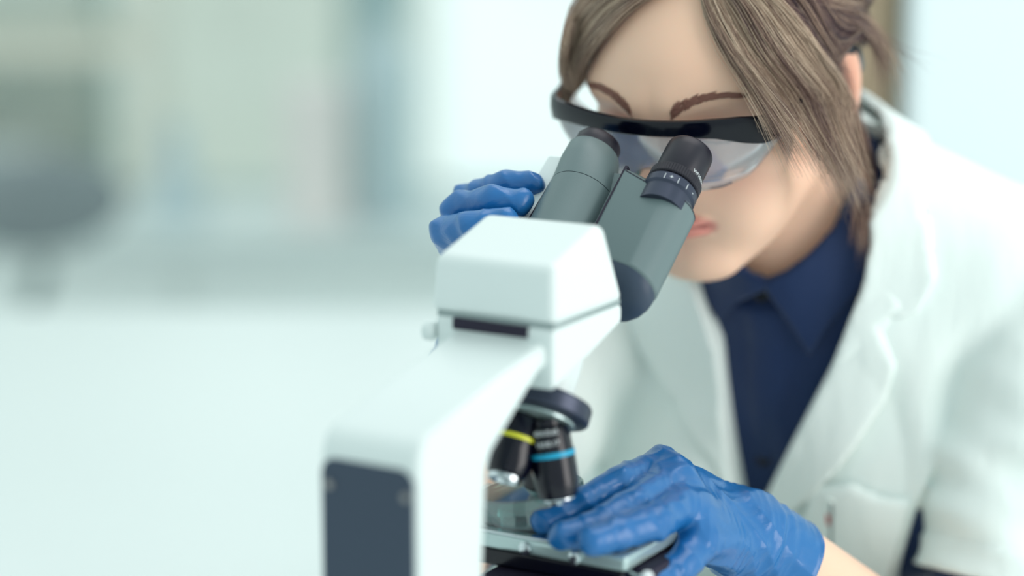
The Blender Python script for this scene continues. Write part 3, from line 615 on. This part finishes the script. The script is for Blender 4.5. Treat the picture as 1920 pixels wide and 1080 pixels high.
def collar_sdf(p):
    q = toB(p); k = smin(torso(p)-.020, neck(p, .024), .035)+exc(q)*.5; s = np.maximum(k-.0058, -(k+.0010))
    reg = np.minimum(neck(p)-.060, np.maximum(sdpoly(q[:, 0], q[:, 2], cc_r), -.03-q[:, 1])); s = smax(s, reg, .002)
    s = np.maximum(s, q[:, 2]-np.minimum(.046, .035-.4*q[:, 1]))
    vv = sdpoly(q[:, 0], q[:, 2], vp); s = smax(s, -np.where(q[:, 1] > -.02, vv, .05), .002)
    return np.maximum(s, np.where((q[:, 0] < 0) & (q[:, 1] > .03), .01, -1))
v, q = surf_net(collar_sdf, rng(NB[0]-.16, NB[0]+.20, .0032), rng(NB[1]-.16, NB[1]+.17, .0032), rng(NB[2]-.16, NB[2]+.12, .0032), newton=1); pl_link('coat_collar', v, q, M['coat'], coat)
pk_ = px_poly([(1520, 915), (1594, 909), (1644, 930), (1708, 940), (1668, 1085), (1650, 1150), (1500, 1150)], coat_surf)
pocket = applique('pocket', core_c, pk_, -.001, .0045, M['coat'], coat, .0036, .0, exc)
# pen in the pocket
a_, b_2 = hit(1558, 935, lambda p: core_c(p)-.006), hit(1557, 1060, lambda p: core_c(p)-.006)
pen = empty('pen', 'pen with small red mark clipped in the breast pocket of the lab coat', 'pen', tuple(a_))
bm = bmesh.new(); tube(bm, [V3(0, 0, 0), (b_2-a_)], .0028, 12); bm_obj('barrel', bm, M['coat'], pen)
bm = bmesh.new(); t_ = (b_2-a_); tube(bm, [t_*.05-.0032*V3(0, 1, 0), t_*.75-.0034*V3(0, 1, 0)], .0011, 8); bm_obj('clip', bm, M['body'], pen)
bm = bmesh.new(); tube(bm, [t_*.22, t_*.36], .0034, 12); bm_obj('red_band', bm, M['red'], pen)
# dark trousers on the lap
def lap_sdf(p): return smin(cap(p, Bp(.08, -.02, -.52), Bp(.10, .28, -.42), .085, .07), cap(p, Bp(-.08, -.02, -.52), Bp(-.10, .28, -.42), .085, .07), .03)
cs = np.array([Bp(x, f, u) for x in (-.2, .2) for f in (-.12, .36) for u in (-.62, -.33)]); L_, U_ = cs.min(0), cs.max(0)
v, q = surf_net(lap_sdf, rng(L_[0], U_[0], .008), rng(L_[1], U_[1], .008), rng(L_[2], U_[2], .008), newton=1); pl_link('trousers', v, q, M['shirt'], body)
# ---- gloved hands
def hand_sdf(fingers, palm, wrist, thumb, ctr, wr_dir, ph):
    def f(p):
        d = None
        for chain, rr in palm:
            e = cap(p, chain[0], chain[1], rr[0], rr[1]); d = e if d is None else smin(d, e, .012)
        for pts, rs in fingers+[thumb]:
            g = None
            for k in range(len(pts)-1):
                e = cap(p, pts[k], pts[k+1], rs[k], rs[k+1]); g = e if g is None else smin(g, e, .0025)
            d = smin(d, g, .0045)
        d = smin(d, cap(p, wrist[0], wrist[1], wrist[2], wrist[3]), .016)
        t = (p-wrist[0])@wr_dir; w1 = np.clip(1-np.abs(t-.004)/.022, 0, 1)
        s = np.sin(t*520+p[:, 2]*60+ph)*.0008*w1+wav(p, [(120, 60, 190, ph, .00045), (-210, 130, 90, 1.3+ph, .00035), (310, -180, 250, .4, .00022)])
        # folds that fan out across the joints
        r_ = np.abs(np.sin(p[:, 0]*170+p[:, 2]*120+np.sin(p[:, 1]*90+ph)*1.4)); r2 = np.abs(np.sin(p[:, 0]*-260+p[:, 2]*210+np.sin(p[:, 1]*130+p[:, 0]*90+ph)*1.8)); s = s+.0010*(r_-.5)+.0004*(r2-.5)
        d = d+s
        cut = (p-wrist[1])@wr_dir; d = np.maximum(d, cut)
        return d-.0012*np.exp(-((cut+.0015)/.0012)**2)
    return f
def fing(*a): return [P(x, y, Y) for x, y, Y, r in a], [r for *_, r in a]
# left hand: fingers reach down to the dish on the stage
f1 = fing((1236, 875, 1.545, .0118), (1160, 908, 1.510, .0112), (1085, 948, 1.487, .0102), (1022, 980, 1.476, .0090))
f2 = fing((1250, 905, 1.522, .0118), (1182, 950, 1.480, .0112), (1115, 988, 1.457, .0100), (1055, 1008, 1.444, .0088))
f3 = fing((1276, 950, 1.500, .0118), (1225, 978, 1.462, .0112), (1160, 1002, 1.442, .0100), (1112, 1014, 1.430, .0090))
f4 = fing((1315, 1012, 1.492, .0115), (1275, 1065, 1.468, .0105), (1228, 1092, 1.450, .0095), (1195, 1115, 1.440, .0085))
th_ = fing((1370, 1000, 1.60, .014), (1270, 1010, 1.60, .0115), (1175, 1012, 1.565, .0105), (1098, 1000, 1.53, .009))
palm = [((f1[0][0], P(1380, 985, 1.575)), (.0125, .019)), ((f2[0][0], P(1388, 1000, 1.565)), (.0125, .019)), ((f3[0][0], P(1392, 1020, 1.56)), (.0125, .019)), ((f4[0][0], P(1398, 1040, 1.56)), (.0125, .018)),
        ((P(1262, 885, 1.532), P(1300, 975, 1.505)), (.011, .012))]
wd = nrm(E_L-W_L)
fl_ = hand_sdf([f1, f2, f3, f4], palm, (W_L-wd*.02, W_L+wd*.022, .0262, .0300), th_, None, wd, .3)
def glove_mesh(name, f, pts, h, label=None):
    L, U = np.min(pts, 0)-.04, np.max(pts, 0)+.04
    v, q = surf_net(f, rng(L[0], U[0], h), rng(L[1], U[1], h), rng(L[2], U[2], h), newton=2); o = pl_link(name, v, q, M['glove'], body)
    if label: o['label'] = label
    return o
glove_mesh('glove', fl_, np.array(f1[0]+f2[0]+f3[0]+f4[0]+th_[0]+[W_L+wd*.03, W_L]), .0012, 'blue glove reaching to the dish on the stage')
# right hand: fingers curl over the far side of the binocular head
g1 = fing((872, 440, 1.655, .011), (878, 372, 1.632, .0102), (942, 347, 1.610, .0092), (996, 347, 1.602, .0086))
g2 = fing((858, 465, 1.640, .011), (858, 392, 1.605, .0106), (925, 377, 1.585, .0100), (974, 378, 1.580, .0092))
g3 = fing((878, 500, 1.625, .011), (838, 438, 1.585, .0110), (892, 424, 1.562, .0104), (942, 418, 1.560, .0098))
g4 = fing((895, 535, 1.615, .010), (872, 490, 1.580, .0098), (905, 478, 1.566, .0092), (940, 472, 1.562, .0085))
gt = fing((910, 560, 1.68, .013), (945, 500, 1.70, .0115), (975, 440, 1.70, .0105), (995, 400, 1.69, .009))
palr = [((g[0][0], P(905, 575, 1.655)), (.0122, .018)) for g in (g1, g2, g3, g4)]
wdr = nrm(E_R-W_R)
fr_ = hand_sdf([g1, g2, g3, g4], palr, (W_R-wdr*.01, W_R+wdr*.04, .0295, .0335), gt, None, wdr, 1.9)
glove_mesh('glove', fr_, np.array(g1[0]+g2[0]+g3[0]+g4[0]+gt[0]+[W_R+wdr*.045]), .0013, 'blue glove steadying the binocular head')
# ---- hair
HC, HRr = V3(0, -.012, .055), V3(.0800, .0985, .0835)
def hair_ell(p): return ell(toH(p), HC, HRr)*HS
def hair_base(p):
    q = toH(p); d = ell(q, HC, HRr-.001)+wav(q, [(90, 20, 0, 0, .0006), (-150, 60, 40, 1, .0005)])/1.0
    x = np.abs(q[:, 0]); fr = .85*q[:, 1]-.52*q[:, 2]+.0035+.10*np.clip(x-.045, 0, 1); d = smax(d, fr, .006)
    side = (.052-q[:, 2])-.9*(x < 0); d = smax(d, -(q[:, 2]+.045), .01)
    e = np.sqrt(((q[:, 1]+.008)/.030)**2+((q[:, 2]-.004)/.040)**2)-1; d = np.where((x > .055), np.maximum(d, -e*.03), d)
    bun = ell(q, (0, -.118, .035), (.034, .030, .034)); return smin(d, bun, .012)*HS
v, q = surf_net(hair_base, rng(HO[0]-.16, HO[0]+.2, .003), rng(HO[1]-.16, HO[1]+.2, .003), rng(HO[2]-.14, HO[2]+.2, .003), newton=1)
def body_near(p): return smin(head_sdf(p), neck(p), .016)
def gp(g):
    """guide points: ('h', px, py, off) on the hair shell, ('b', px, py, off) on the skin, ('p', px, py, Y), ('q', x, f, u) in the head's own frame"""
    out = []
    for k in g:
        if k[0] == 'q': out.append(H(*k[1:])); continue
        if k[0] == 'p': out.append(P(*k[1:])); continue
        pt = hit(k[1], k[2], hair_ell if k[0] == 'h' else body_near); out.append(pt-nrm(ray(k[1], k[2]))*k[3]*.5+nrm(pt-HO)*k[3]*.5)
    return np.array(out)
def resample(pts, m):
    n = len(pts); P4 = np.vstack([2*pts[0]-pts[1], pts, 2*pts[-1]-pts[-2]]); out = []
    for s in np.linspace(0, n-1-1e-6, m):
        i = int(s); t = s-i; a, b, c_, d = P4[i:i+4]
        out.append(.5*((2*b)+(c_-a)*t+(2*a-5*b+4*c_-d)*t*t+(3*b-a-3*c_+d)*t**3))
    return np.array(out)
SV, SF, SC, nS = [], [], [], 0
PAL = np.array([lin(c) for c in ((202, 180, 158), (172, 146, 126), (132, 106, 96), (92, 68, 72), (54, 38, 52), (190, 172, 150))])  # strand tones from beige highlight to violet shade, painted into the hair
def strands(guides, n, m=18, r=.00016, jit=.0022, thick=.006, clump=10, light=.5, cut=(.86, 1.0), grow=1.0, tip=.25):
    """strands that run between neighbouring guide lines"""
    global nS
    G = np.stack([resample(gp(g), m) for g in guides]); k = len(guides); s = np.linspace(0, 1, m)
    cl_t = RNG.random(max(3, n//clump)); cl_o = RNG.normal(size=(len(cl_t), 3))*jit*1.6; cl_d = RNG.random(len(cl_t)); cl_c = RNG.random(len(cl_t))
    ci = RNG.integers(0, len(cl_t), n); t = np.clip(cl_t[ci]+RNG.normal(size=n)*.035, 0, 1)*(k-1)
    i0 = np.minimum(t.astype(int), k-2) if k > 1 else np.zeros(n, int); fr = (t-i0)[:, None, None]
    base = G[i0]*(1-fr)+G[np.minimum(i0+1, k-1)]*fr
    out = base-HO; out /= np.linalg.norm(out, axis=2, keepdims=True)
    dep = (cl_d[ci]*.75+RNG.random(n)*.25)*thick; base = base+out*dep[:, None, None]*(.5+.5*np.sin(np.clip(s*1.2, 0, 1)*pi))[None, :, None]
    g = (s**1.3)[None, :, None]*grow; base = base+cl_o[ci][:, None]*g+RNG.normal(size=(n, 3))[:, None]*jit*g*.8
    ph = RNG.random((n, 3))*6.28; fq = RNG.uniform(3, 9, (n, 1, 1)); base = base+np.sin(fq*s[None, :, None]+ph[:, None])*jit*.35*np.minimum(s*3, 1)[None, :, None]
    L = RNG.uniform(*cut, n); idx = s[None]*L[:, None]*(m-1); a = np.minimum(idx.astype(int), m-2); f_ = (idx-a)[..., None]
    rows = np.arange(n)[:, None]; pts = base[rows, a]*(1-f_)+base[rows, a+1]*f_
    tg = np.gradient(pts, axis=1); tg /= np.linalg.norm(tg, axis=2, keepdims=True)+1e-9
    ref = pts-CAM; ref /= np.linalg.norm(ref, axis=2, keepdims=True); u = np.cross(tg, np.broadcast_to([.3, -.8, .5], tg.shape)); u /= np.linalg.norm(u, axis=2, keepdims=True)+1e-9; w2 = np.cross(tg, u)
    rad = (r*RNG.uniform(.7, 1.3, n))[:, None, None]*(1-(1-tip)*s**3)[None, :, None]
    ring_ = np.stack([pts+rad*(u*cos(a_)+w2*sin(a_)) for a_ in (0, 2*pi/3, 4*pi/3)], 2)  # n,m,3,3
    SV.append(ring_.reshape(-1, 3)); idn = nS+(np.arange(n)[:, None, None]*m+np.arange(m-1)[None, :, None])*3+np.arange(3)[None, None]
    nx = nS+(np.arange(n)[:, None, None]*m+np.arange(m-1)[None, :, None])*3+((np.arange(3)+1) % 3)[None, None]
    SF.append(np.stack([idn, nx, nx+3, idn+3], -1).reshape(-1, 4)); nS += n*m*3
    cc = np.clip((1-light)*1.0+.35*(cl_c[ci]-.5)*2+RNG.normal(size=n)*.16-.3*(dep/thick-.5), 0, .999)*4.0  # strands deeper in a lock are painted darker, as if shaded
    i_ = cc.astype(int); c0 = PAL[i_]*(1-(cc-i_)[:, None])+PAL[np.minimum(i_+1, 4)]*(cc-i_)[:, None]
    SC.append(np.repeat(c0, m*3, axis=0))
# viewer's left: the front lock that sweeps from the parting down to the right temple
strands([[('h', 1310, -70, .0), ('h', 1180, -60, .002), ('h', 1100, 0, .002), ('p', 1068, 70, 1.680), ('p', 1061, 130, 1.692), ('p', 1072, 162, 1.695)],
         [('h', 1315, -60, .0), ('h', 1200, -30, .003), ('h', 1130, 20, .003), ('b', 1096, 80, .008), ('b', 1080, 130, .006), ('b', 1084, 165, .004)],
         [('h', 1318, -50, .0), ('h', 1260, -20, .003), ('b', 1195, 22, .006), ('b', 1140, 80, .006), ('b', 1106, 125, .004), ('b', 1094, 160, .002)]],
        1700, jit=.0016, thick=.008, light=.78, cut=(.9, 1.0))  # lock painted lighter to make up for weak light on it
# viewer's right: long front hair falling past the left temple, cheek and ear
A1 = [('h', 1310, -60, .0), ('b', 1320, 15, .003), ('b', 1352, 90, .006), ('b', 1400, 165, .012), ('p', 1450, 238, 1.597), ('p', 1492, 315, 1.61)]
A2 = [('h', 1322, -70, .0), ('b', 1385, 20, .006), ('b', 1436, 110, .011), ('b', 1488, 185, .018), ('p', 1538, 262, 1.625), ('p', 1588, 345, 1.65)]
A3 = [('h', 1335, -80, .0), ('h', 1440, 0, .005), ('b', 1500, 95, .012), ('b', 1540, 180, .014), ('p', 1576, 270, 1.66), ('p', 1602, 380, 1.69)]
A4 = [('h', 1350, -85, .0), ('h', 1480, -20, .006), ('b', 1530, 75, .012), ('b', 1562, 165, .014), ('p', 1592, 265, 1.68), ('p', 1612, 400, 1.71)]
strands([A1, A2], 420, jit=.0030, thick=.006, light=.62, cut=(.72, 1.0), m=22, clump=9)
strands([A2, A3], 2000, jit=.0034, thick=.012, light=.50, cut=(.6, 1.0), m=22, clump=14)
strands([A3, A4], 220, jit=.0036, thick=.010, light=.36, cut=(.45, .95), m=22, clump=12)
strands([A2, A3], 1000, jit=.0042, thick=.014, light=.74, cut=(.7, 1.0), m=22, clump=7)
strands([A1, A2], 260, jit=.0038, thick=.010, light=.78, cut=(.7, 1.0), m=22, clump=6)
strands([A1, [('h', 1316, -62, .0), ('b', 1345, 30, .005), ('b', 1385, 110, .008), ('b', 1430, 190, .014), ('p', 1472, 262, 1.60), ('p', 1510, 350, 1.62)]], 110, jit=.004, thick=.006, light=.7, cut=(.7, 1.0), m=22, r=.00011)
# darker hair drawn back over the ear to the bun
B1 = [('h', 1380, -80, .0), ('h', 1500, -10, .006), ('q', .080, .005, .050), ('q', .082, -.022, .036), ('q', .070, -.060, .030), ('q', .02, -.105, .035)]
B2 = [('h', 1400, -90, .0), ('h', 1530, -40, .006), ('q', .079, -.010, .066), ('q', .080, -.035, .050), ('q', .060, -.075, .045), ('q', .01, -.108, .040)]
B3 = [('h', 1360, -80, .0), ('h', 1490, 10, .004), ('q', .0765, .018, .030), ('q', .082, -.018, .040), ('q', .074, -.052, .016), ('q', .03, -.105, .02)]
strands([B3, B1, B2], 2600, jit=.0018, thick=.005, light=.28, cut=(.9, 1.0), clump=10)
# top and the other side, drawn back the same way
for sg in (-1, 1):
    T_ = [[('q', 0, f0, u0), ('q', sg*.045, f0-.01, u0-.022), ('q', sg*.079, f0*.5-.02, .07), ('q', sg*.074, -.055, .04), ('q', sg*.01, -.108, .035)] for f0, u0 in ((.062, .122), (.03, .137), (0, .141), (-.035, .138), (-.07, .120))]
    strands(T_, 1800, jit=.0016, thick=.004, light=.42, cut=(.92, 1.0))
strands([[('q', sg*x, -.02+y, -.048), ('q', sg*x*.9, -.07, -.02), ('q', sg*.02, -.105, .02)] for sg, x, y in ((1, .066, .0), (1, .045, -.05), (1, .0, -.07), (-1, .045, -.05), (-1, .066, 0))], 700, jit=.002, thick=.004, light=.35, m=10)
# loose strands under and behind the ear, and flyaways
strands([[('q', .073, -.030, .0), ('b', 1592, 285, .006), ('b', 1606, 340, .006), ('p', 1612, 400, 1.70), ('p', 1616, 470, 1.70)], [('q', .068, -.040, .0), ('p', 1628, 300, 1.76), ('p', 1634, 360, 1.76), ('p', 1625, 420, 1.735), ('p', 1618, 480, 1.715)]], 420, jit=.003, thick=.004, light=.45, cut=(.55, 1.0), m=14)
strands([[('q', .078, .0, .065), ('p', 1655, 100, 1.72), ('p', 1682, 160, 1.72), ('p', 1702, 225, 1.72)], [('q', .078, -.01, .07), ('p', 1640, 60, 1.73), ('p', 1662, 130, 1.73), ('p', 1672, 200, 1.73)]], 60, jit=.008, thick=.004, light=.5, cut=(.5, 1.0), m=14, r=.00010)
strands([[('q', .078, -.02, .05), ('p', 1660, 120, 1.74), ('p', 1668, 170, 1.74)], [('q', .075, -.03, .06), ('p', 1640, 60, 1.74), ('p', 1660, 150, 1.74)]], 120, jit=.004, thick=.004, light=.4, cut=(.5, 1.0), m=10, r=.00014)
base_v, base_q = v, q
vall = np.concatenate([base_v]+SV); fall = np.concatenate([base_q]+[f+len(base_v) for f in SF])
hair = pl_link('hair', vall, fall, M['hair'], body)
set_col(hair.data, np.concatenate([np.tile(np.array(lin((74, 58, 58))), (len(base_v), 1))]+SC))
# eyebrows
def brow(sg):
    global nS, SV, SF, SC
    SV, SF, SC, nS = [], [], [], 0; n = 260; m = 5
    t = RNG.random(n); xb = .0125+t*.037; ub = .0365+.0095*np.sin(np.clip(t*1.05, 0, 1)**.9*pi*.72)+(RNG.random(n)-.5)*.0062*(1-.65*t)
    base = []
    for i in range(n):
        a = np.array([sg*xb[i], .13, ub[i]]); ln = RNG.uniform(.005, .008); dx, du = (.35+.65*t[i]), (.75-1.05*t[i])
        row = []
        for k in range(m):
            x, u = a[0]+sg*dx*ln*k/(m-1), a[2]+du*ln*k/(m-1); row.append((x, u))
        base.append(row)
    base = np.array(base); flat = base.reshape(-1, 2); lo = np.full(len(flat), .03); hi = np.full(len(flat), .12)
    for _ in range(22):
        md = (lo+hi)/2; q = np.stack([flat[:, 0], md, flat[:, 1]], 1); w_ = HO+HS*(q@HR); ins = head_sdf(w_) < 0; lo = np.where(ins, md, lo); hi = np.where(ins, hi, md)
    q = np.stack([flat[:, 0], lo+.0005, flat[:, 1]], 1); pts = (HO+HS*(q@HR)).reshape(n, m, 3); bm = bmesh.new()
    for i in range(n): tube(bm, [pts[i, k]-np.array(pr_.location) for k in range(m)], [.00032, .00034, .0003, .00022, .0001], 4)
    o = bm_obj('eyebrow', bm, M['brow'], body, angle=None)
brow(1); brow(-1)
# ---------------------------------------------------------------- safety glasses
gl = empty('safety_glasses', 'clear safety glasses with a black browbar on the bent face', 'glasses', tuple(H(0, .10, .03)))
GL = np.array(gl.location)
bar = [(-.0775, .055, .0365, .0225), (-.0770, .070, .0355, .0185), (-.0735, .084, .0385, .0220), (-.066, .0945, .0410, .0270), (-.05, .104, .0425, .0305), (-.025, .1135, .0430, .0330), (0, .118, .0434, .0340), (.025, .1155, .0430, .0335), (.045, .1085, .0422, .0305),
       (.058, .1005, .0405, .0245), (.068, .092, .0378, .0205), (.0735, .080, .0350, .0200), (.0775, .063, .0330, .0205), (.0782, .050, .0310, .0205)]
def glob(q): return H(*q)-GL
L = []
bs = resample(np.array([(x, f, 0) for x, f, a, b in bar]), 64); tp = np.interp(np.linspace(0, 13, 64), range(14), [b[2] for b in bar]); bt_ = np.interp(np.linspace(0, 13, 64), range(14), [b[3] for b in bar])
def barloops(tp, bt_, t0, t1, ins=.0008):
    L = []
    for i in range(64):
        tg = nrm(bs[min(i+1, 63)]-bs[max(i-1, 0)]); nn = V3(tg[1], -tg[0], 0)
        if nn@(bs[i]-V3(0, .0, 0)) < 0: nn = -nn
        sec = [(t0, bt_[i]+ins), (t0+ins, bt_[i]), (t1-ins, bt_[i]), (t1, bt_[i]+ins*1.2), (t1, .55*tp[i]+.45*bt_[i]), (t1-.0012, tp[i]-ins), (t1-.0012-ins, tp[i]), (t0+ins, tp[i]), (t0, tp[i]-ins)]
        L.append([glob((bs[i][0]+nn[0]*a, bs[i][1]+nn[1]*a, b)) for a, b in sec])
    return L
bm = bmesh.new(); loft(bm, barloops(tp, bt_, -.0022, .0028)); bm_obj('browbar', bm, M['frame_b'], gl, angle=24)
# lens: a curved clear shield under the bar
lb = np.interp(np.abs(bs[:, 0]), [0, .008, .016, .03, .045, .06, .072, .079], [.006, .002, -.006, -.0085, -.0080, -.0045, .003, .014]); bm = bmesh.new(); rows = []
for i in range(64):
    tg = nrm(bs[min(i+1, 63)]-bs[max(i-1, 0)]); nn = V3(tg[1], -tg[0], 0); nn = nn if nn@bs[i] > 0 else -nn; col_ = []
    for k in range(9):
        t = k/8; u = (bt_[i]+.002)*(1-t)+lb[i]*t; off = -.0008-.010*t*t*(.55+.45*abs(bs[i][0])/.078); col_.append(bm.verts.new(tuple(glob((bs[i][0]+nn[0]*off, bs[i][1]+nn[1]*off, u)))))
    rows.append(col_)
for a, b in zip(rows, rows[1:]):
    for k in range(8): bm.faces.new((a[k], b[k], b[k+1], a[k+1]))
ln_ = bm_obj('lens', bm, M['lens'], gl, angle=None); sd = ln_.modifiers.new('thick', 'SOLIDIFY'); sd.thickness = .0016
bm = bmesh.new()
for sg in (-1, 1): tube(bm, [glob((sg*.0075, .1125, .004)), glob((sg*.0095, .107, -.004)), glob((sg*.0145, .098, -.011))], [.0016, .0024, .0014], 8)
bm_obj('nose_pad', bm, M['dish'], gl)
for sg in (1, -1):
    pts = [(sg*.0782, .052, .0255), (sg*.0795, .03, .0250), (sg*.0800, .005, .0285), (sg*.0805, -.012, .0315), (sg*.0800, -.032, .020), (sg*.078, -.040, .004)]; L = []
    rs_ = resample(np.array(pts), 24)
    for i, p_q in enumerate(rs_):
        tg = nrm(rs_[min(i+1, 23)]-rs_[max(i-1, 0)]); hgt = .0042 if i < 10 else .0032; n2 = V3(0, -tg[2], tg[1]); L.append([glob(p_q+n2*hgt*b+V3(.0011*a, 0, 0)) for a, b in ((-1, -1), (1, -1), (1, 1), (-1, 1))])
    bm = bmesh.new(); loft(bm, L); t_o = bm_obj('temple_arm', bm, M['frame_b'], gl, angle=30)
    bm = bmesh.new(); lathe(bm, [(.0002, 0), (.0015, 0), (.0015, .0008), (.0002, .001)], glob((sg*.0805, .054, .027)), Hx*sg, 12); bm_obj('hinge_screw', bm, M['steel'], t_o)
